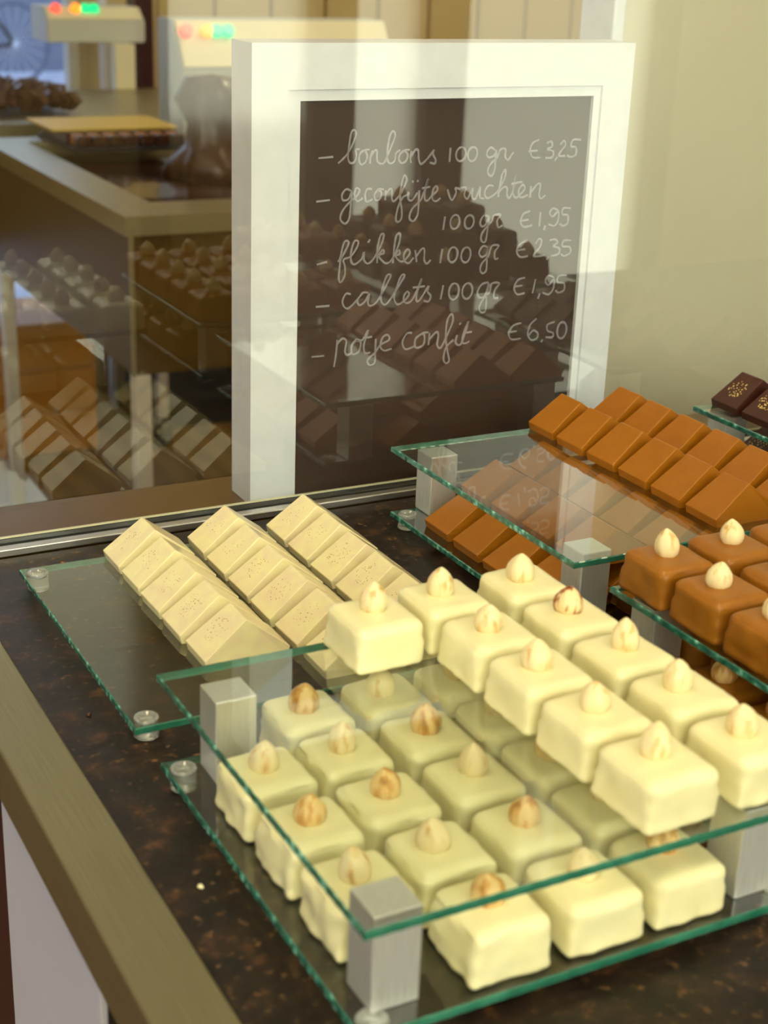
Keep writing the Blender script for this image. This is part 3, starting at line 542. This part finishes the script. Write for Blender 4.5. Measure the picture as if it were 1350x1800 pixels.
for ri, x0 in enumerate([.4893, .5398, .5880]):
    ys = [.8035, .7665, .7295, .6925, .6560] if ri == 0 else [.8250, .7900, .7545, .7190, .6835, .6480]
    if ri == 2: ys = [.7985, .7625, .7265, .6905]
    if ri == 0: ys = ys[:4]
    for k, y in enumerate(ys):
        piece('milk_chocolate_piece', PL[(k+ri+1) % 3], x0+.0248, y-.0163, ZB+.0206,
              'milk chocolate triangle piece, upper layer under the shelf, %s row, %s from back' % (ORD[ri], ORD[k]), 'chocolate', 'milk chocolate triangle pieces under the shelf', .0003, .6)
# dark pieces
for ri in range(3):
    for k in range(6):
        piece('dark_chocolate_piece', PD[(k+ri) % 2], .7196+.0249+ri*.0535, .8352-.0154-k*.0345, ZT+E0, 'dark triangle piece with gold dots on far right stand, %s row, %s from the back' % (ORD[ri], ORD[k]), 'chocolate', 'dark chocolate pieces on the far right stand')
for ri in range(2):
    for k in range(3):
        piece('dark_chocolate_piece', PD[k % 2], .7465+.0249+ri*.052, .8352-.0154-k*.0345, ZB+E0, 'dark chocolate triangle piece on far right lower plate, %s row, %s from back' % (['left', 'right'][ri], ORD[k]), 'chocolate', 'dark chocolate pieces on the far right lower plate')
# white truffles, upper shelf
truffle('white_chocolate_truffle', TW[0], NUTS[0], .3030, .5665, ZT+E0, 'white coated truffle alone at the back left of the upper glass shelf', 'white truffles on the upper shelf')
RB = ['front', 'second from the front', 'middle', 'second from the back', 'back']
for ci, x in enumerate([.3435, .3885]):
    for k, y in enumerate([.4035, .4452, .4868, .5290, .5710]):
        nt_ = NUTS[(k*2+ci) % 5]; nl = None
        if (ci, k) == (1, 3): nt_ = NUTS_SKIN; nl = 'hazelnut with brown skin left on one side'
        truffle('white_chocolate_truffle', TW[(k+2*ci) % 5], nt_, x, y, ZT+E0, 'white coated truffle on upper glass shelf, %s column, %s' % (['left', 'right'][ci], RB[k]), 'white truffles on the upper shelf', nl)
# white truffles, lower plate
cols = [(.2312, [.4375, .4812, .5270], TWR), (.2700, [.4025, .4432, .4855, .5280, .5690], TWR), (.3125, [.4025, .4445, .4865, .5285, .5700], TW), (.3535, [.4030, .4450, .4870, .5290, .5700], TW)]
for ci, (x, ys, tm) in enumerate(cols):
    for k, y in enumerate(ys):
        kk = k+1 if ci == 0 else k
        nt_ = NUTB[(k+ci) % 3] if (k+ci) % 2 else NUTS[(k*3+ci) % 5]
        truffle('white_chocolate_truffle', tm[(k+ci) % len(tm)], nt_, x, y, ZB+E0, 'white coated truffle under the glass shelf, %s column, %s row from front' % (ORD[ci], ORD[kk]), 'white truffles on the lower plate', None, .0232 if tm is TWR else .0226)
# milk truffles
for ci, x in enumerate([.4755, .5175, .5600, .6420]):
    for k, y in enumerate([.5680, .5250, .4830, .4410, .4000]):
        if ci == 3 and k > 1: continue
        if ci == 3: x = .6030
        truffle('milk_chocolate_truffle', TM[(k+ci) % 4], NUTS[(k+2*ci) % 5], x, y, ZT+E0, 'milk chocolate truffle on upper right shelf, %s column, %s row from back' % (ORD[ci], ORD[k]), 'milk truffles on the upper right shelf')
for ci, x in enumerate([.5810, .6240]):
    for k, y in enumerate([.4620, .4200]):
        truffle('milk_chocolate_truffle', TM[(k+ci) % 4], NUTS[(k+2*ci) % 5], x, y, ZT+.0228, 'milk chocolate truffle mirrored in pane, second layer on right shelf, %s column, %s row' % (ORD[ci], ORD[k]), 'milk truffles mirrored in the pane')
for ci, x in enumerate([.5035, .5450]):
    for k, y in enumerate([.5650, .5230, .4810, .4390, .3990]):
        truffle('milk_chocolate_truffle', TM[(k+ci+1) % 4], NUTB[(k+ci) % 3], x, y, ZB+E0, 'milk chocolate truffle below the right glass shelf, %s inner column, %s row from back' % (ORD[ci], ORD[k]), 'milk truffles on the lower right plate')
for k, y in enumerate([.5130, .4700, .4280]):
    truffle('milk_chocolate_truffle', TM[k % 4], NUTB[k % 3], .4735, y-.0, ZB+E0, 'milk chocolate truffle below the right glass shelf, outermost left column, %s from back' % ORD[k], 'milk truffles on the lower right plate')
# stands further right, seen as reflections in the pane
for sx, sy in [(.6655, .340)]:
    wh = 'next to the milk truffles' if sx < .8 else 'at the far end'
    stand(sx, sy, sy+.2095, W, 'two tier glass stand of dark truffles %s, mirrored in the pane' % wh, [(sx+.0095, sy+.0108), (sx+.0173, sy+.1798), (sx+.176, sy+.011), (sx+.176, sy+.18)], None)
    for lay, n_ in ((0, 4), (1, 3), (2, 2)):
        for ci in range(n_):
            for k in range(n_):
                o = truffle('dark_chocolate_truffle', TD[(k+ci) % 2], (NUTB+NUTS)[(k+ci) % 8], sx+.028+lay*.022+ci*.046, sy+.03+lay*.024+k*.048, ZT+E0+lay*.0225, 'dark truffle mirrored in the pane, pile, %s layer, %s column, %s row' % (['bottom', 'middle', 'top'][lay], ORD[ci], ORD[k]), 'dark truffles mirrored in the pane')
                if lay == 0 and ci < 3 and k < 3: pass
# crumbs
for i, (x, y, r, m, lb) in enumerate([(.1905, .5010, .0014, 'white_coat', 'tiny white chocolate crumb on the dark counter beside the front stand'), (.1925, .6620, .0014, 'dark_coat', 'small brown crumb on the dark counter near the bronze trim'), (.236, .8555, .0012, 'milk_coat', 'tiny brown crumb on the counter in front of the aluminium rail')]):
    bm = bmesh.new(); bmesh.ops.create_icosphere(bm, subdivisions=2, radius=r)
    for v in bm.verts: v.co *= 1+.35*noise.noise(v.co*900+Vector((i, 0, 0))); v.co.z = max(v.co.z*.7, -r*.5)
    o = link('crumb', mesh('crumb', bm, M[m], True), None, (x, y, r*.52)); tag(o, lb, 'crumb')

# ------------------------------------------------------------------ workshop behind the pane
def machine(x0, x1, y0, y1, zt, label, bz=-.235, head=None, legs=True, basin=True):
    r = empty('chocolate_melting_machine', (x0, y0, FZ)); tag(r, label, 'machine')
    w, d, Z = x1-x0, y1-y0, zt-FZ
    bm = bmesh.new(); rw = .072; rt = .027; rf = .105
    for a in [(0, rw, 0, d), (w-rw, w, 0, d), (rw, w-rw, 0, rf), (rw, w-rw, d-rw, d)]: add_box(bm, a[0], a[1], a[2], a[3], Z-rt, Z)
    bmesh.ops.remove_doubles(bm, verts=bm.verts, dist=1e-6)
    link('rim', mesh('rim', bm, M['steel']), r)
    box('body', .013, w-.013, .018, d-.013, bz-FZ, Z-rt, M['machine'], r)
    bm = bmesh.new(); add_box(bm, .010, .0165, .0145, .021, bz-FZ, Z-rt, .001); link('corner_strip', mesh('corner_strip', bm, M['steel']), r)
    if not basin:
        box('lid', rw+.001, w-rw-.001, rf+.001, d-rw-.001, Z-.02, Z-.001, M['steel'], r)
    bm = bmesh.new(); nx = 24; g = {}
    for i in range(nx+1):
        for j in range(nx+1):
            x = rw+(w-2*rw)*i/nx; y = rf+(d-rf-rw)*j/nx
            g[i, j] = bm.verts.new((x, y, Z-.022+.004*noise.noise((x*9, y*9, 1))))
    for i in range(nx):
        for j in range(nx): bm.faces.new((g[i, j], g[i+1, j], g[i+1, j+1], g[i, j+1]))
    if not basin: bm.free()
    else: link('melted_chocolate', mesh('melted_chocolate', bm, M['choc_liquid'], True), r)
    for lx, ly in ((.016, .02), (w-.042, .02), (.016, d-.05), (w-.042, d-.05)):
        lg = box('leg', lx, lx+.024, ly, ly+.026, .075, bz-FZ, M['alu'], r, bev=.002)
        bm = bmesh.new(); add_cyl(bm, (lx+.012, ly+.013, .036), .036, .028, 24, 'X'); add_cyl(bm, (lx+.012, ly+.013, .036), .012, .036, 16, 'X')
        link('caster', mesh('caster', bm, M['rubber_black']), r)
    return r
def control_head(r, cx, cy, z0, w, h, tilt=.055, lamps=((.035, 'red'), (.125, 'orange'), (.172, 'green'), (.222, 'green'))):
    """housing with sloped lamp panel; coordinates relative to the machine origin"""
    hd = empty('control_head', (cx, cy, z0)); hd.parent = r
    bm = bmesh.new(); pr = [(0, 0), (0, h*.62), (tilt, h), (.14, h), (.14, 0)]
    a = [bm.verts.new((0, y, z)) for y, z in pr]; b = [bm.verts.new((w, y, z)) for y, z in pr]
    bm.faces.new(a); bm.faces.new(b[::-1])
    for i in range(5): bm.faces.new((a[i], a[(i+1) % 5], b[(i+1) % 5], b[i]))
    bmesh.ops.recalc_face_normals(bm, faces=bm.faces); bmesh.ops.bevel(bm, geom=list(bm.edges), offset=.003, segments=2, affect='EDGES')
    link('housing', mesh('housing', bm, M['head']), hd)
    ang = math.atan2(tilt, h*.38); ln = math.hypot(tilt, h*.38)
    bm = bmesh.new(); add_box(bm, .004, w-.004, -.0035, 0, .003, ln-.003, .001)
    pn = link('panel', mesh('panel', bm, M['cream_plastic']), hd, (0, -.0008, h*.62)); pn.rotation_euler = (-ang, 0, 0)
    for fx, c in lamps:
        bm = bmesh.new(); add_cyl(bm, (0, -.006, 0), .011, .014, 20, 'Y'); add_torus(bm, (0, -.002, 0), .012, .002, 'Y', 20, 6)
        lm = link('indicator_lamp', mesh('indicator_lamp', bm, M[c]), hd)
        t = ln*.74; lm.location = (w*fx+.004, -.0025+math.sin(ang)*t, h*.62+math.cos(ang)*t); lm.rotation_euler = (-ang, 0, 0); lm['label'] = c+' round lamp'
m1 = machine(.660, 1.42, 2.0, 2.83, -.004, 'steel rimmed chocolate melting machine with open basin, left behind the glass')
control_head(m1, .395, .83, -.03-FZ, .46, .232)
box('head_bracket', .42, .84, .81, .83, -.2-FZ, -.03-FZ, M['steel'], m1)
m2 = machine(.30, 1.30, 3.00, 3.62, -.002, 'second melting machine further back, partly hidden behind the nearer one', basin=False)
control_head(m2, .73, .66, .10-FZ, .24, .080, .04, ((.10, 'red'), (.30, 'orange'), (.40, 'green'), (.49, 'green')))
bm = bmesh.new(); add_box(bm, .88, .93, .62, .66, -.24-FZ, .10-FZ, .002); link('head_post', mesh('head_post', bm, M['cream_plastic']), m2)
# agitator in the first basin
ag = empty('agitator', (.30, .44, -.028-FZ)); ag.parent = m1
bm = bmesh.new(); add_lathe(bm, [(.0001, 0), (.075, .002), (.070, .03), (.050, .05), (.040, .09), (.052, .13), (.040, .165), (.0001, .17)], 28, fn=lambda t, z: 1+.14*math.sin(3*t+z*40)+.06*math.sin(7*t)); link('chocolate_coated_hub', mesh('hub', bm, M['choc_brown'], True), ag)
# mould tray on the rim
mt = empty('mould_tray', (.87, 2.74, -.0035)); tag(mt, 'chocolate mould tray with yellow sheet on top, on the nearer machine rim', 'mould tray')
bm = bmesh.new(); add_box(bm, -.10, .115, -.135, .09, 0, .007, .001)
link('base_plate', mesh('base_plate', bm, M['black']), mt)
for i in range(7):
    bm = bmesh.new(); add_box(bm, -.09+i*.029, -.09+i*.029+.022, -.13, -.106, .0075, .0262, .003); o = link('filled_mould', mesh('filled_mould', bm, M['dark_coat']), mt)
for i in range(7):
    bm = bmesh.new(); add_box(bm, -.09+i*.029, -.09+i*.029+.022, -.104, -.08, .0075, .0262, .003); o = link('filled_mould', mesh('filled_mould', bm, M['milk_coat']), mt)
box('mould_block', -.095, .11, -.078, .085, .0072, .0268, M['dark_coat'], mt, bev=.001)
bm = bmesh.new(); add_box(bm, -.115, .12, -.062, .11, .0270, .0315, .001); link('sheet', mesh('sheet', bm, M['mould_yellow']), mt)
# heap of chunks in the second machine
hp = random.Random(3); bm = bmesh.new()
for i in range(420):
    x = hp.uniform(-.30, .17); y = hp.uniform(-.10, .24); t = max(0, 1-abs(x+.06)/.26)*max(0, 1-abs(y-.05)/.22)
    z = .026+.05*t*hp.uniform(.3, 1)
    mm = Matrix.Translation((x, y, z)) @ Matrix.Rotation(hp.uniform(0, 6), 4, Vector((hp.random(), hp.random(), hp.random())).normalized())
    bmesh.ops.create_cube(bm, size=hp.uniform(.016, .03), matrix=mm)
hpo = link('chocolate_chunks', mesh('chocolate_chunks', bm, M['dark_coat']), None, (.77, 3.22, -.004)); tag(hpo, 'heap of dark chocolate chunks on top of the farther machine', 'chocolate chunks', None, 'stuff')
dc = empty('added_dark_block', (2.0, 3.80, FZ)); tag(dc, 'added near black block against the far wall, darkening the view under the machine', 'cabinet')  # near black block added to darken the space under the machine
box('body', -.72, .95, -.12, .12, .06, .70, M['black'], dc, bev=.003)
for k in range(3): box('door', -.71+k*.55, -.17+k*.55, -.135, -.121, .08, .69, M['black'], dc, bev=.003)  # front panels of the added dark block
box('block_base', -.70, .93, -.10, .12, 0, .06, M['black'], dc)
# low orange box, pale mat
ob = empty('wooden_crate', (.75, 3.60, FZ)); tag(ob, 'orange wooden crate on the workshop floor beyond the machines', 'crate')
for k in range(3):
    box('slat', -.25, .35, 0, .012, .01+k*.11, .11+k*.11, M['orange_wood'], ob, bev=.002)
box('box_body', -.25, .35, .012, .30, 0, .34, M['orange_wood'], ob)
mo = box('floor_mat', -.6, .875, 3.27, 3.58, FZ, FZ+.012, M['pale_mat'], bev=.002); tag(mo, 'pale blue grey mat on the brown workshop floor at lower left', 'mat')
# bicycle out in the street
bk = empty('bicycle', (3.45, 13.3, FZ-.08)); bk.rotation_euler = (0, 0, R_(15)); tag(bk, 'bicycle parked in the street outside, seen through the far door', 'bicycle')
for wx in (0, -1.05):
    bm = bmesh.new(); add_torus(bm, (wx, 0, .35), .33, .022, 'Y', 40, 8); w_ = link('wheel', mesh('wheel', bm, M['tyre'], True), bk)
    bm = bmesh.new()
    for k in range(18):
        t = 2*math.pi*k/18; add_bar(bm, (wx, 0, .35), (wx+.32*math.cos(t), 0, .35+.32*math.sin(t)), .0025, 5)
    add_cyl(bm, (wx, 0, .35), .03, .08, 14, 'Y'); link('spokes', mesh('spokes', bm, M['alu']), w_)
bm = bmesh.new()
for a, b in [((0, 0, .35), (-.42, 0, .30)), ((-.42, 0, .30), (-.30, 0, .82)), ((0, 0, .35), (-.31, 0, .78)), ((-.42, 0, .30), (-.90, 0, .80)), ((-.31, 0, .78), (-.89, 0, .86)), ((-.88, 0, .92), (-1.05, 0, .35))]: add_bar(bm, a, b, .018, 10)
link('frame', mesh('frame', bm, M['bike'], True), bk)
bm = bmesh.new(); add_bar(bm, (-.88, -.28, 1.0), (-.88, .28, 1.0), .014, 10); add_bar(bm, (-.88, 0, .9), (-.88, 0, 1.0), .014, 10); link('handlebar', mesh('handlebar', bm, M['alu'], True), bk)
bm = bmesh.new(); add_lathe(bm, [(.0001, 0), (.09, .01), (.11, .035), (.07, .06), (.0001, .065)], 16, (-.29, 0, .84)); link('saddle', mesh('saddle', bm, M['bike'], True), bk)
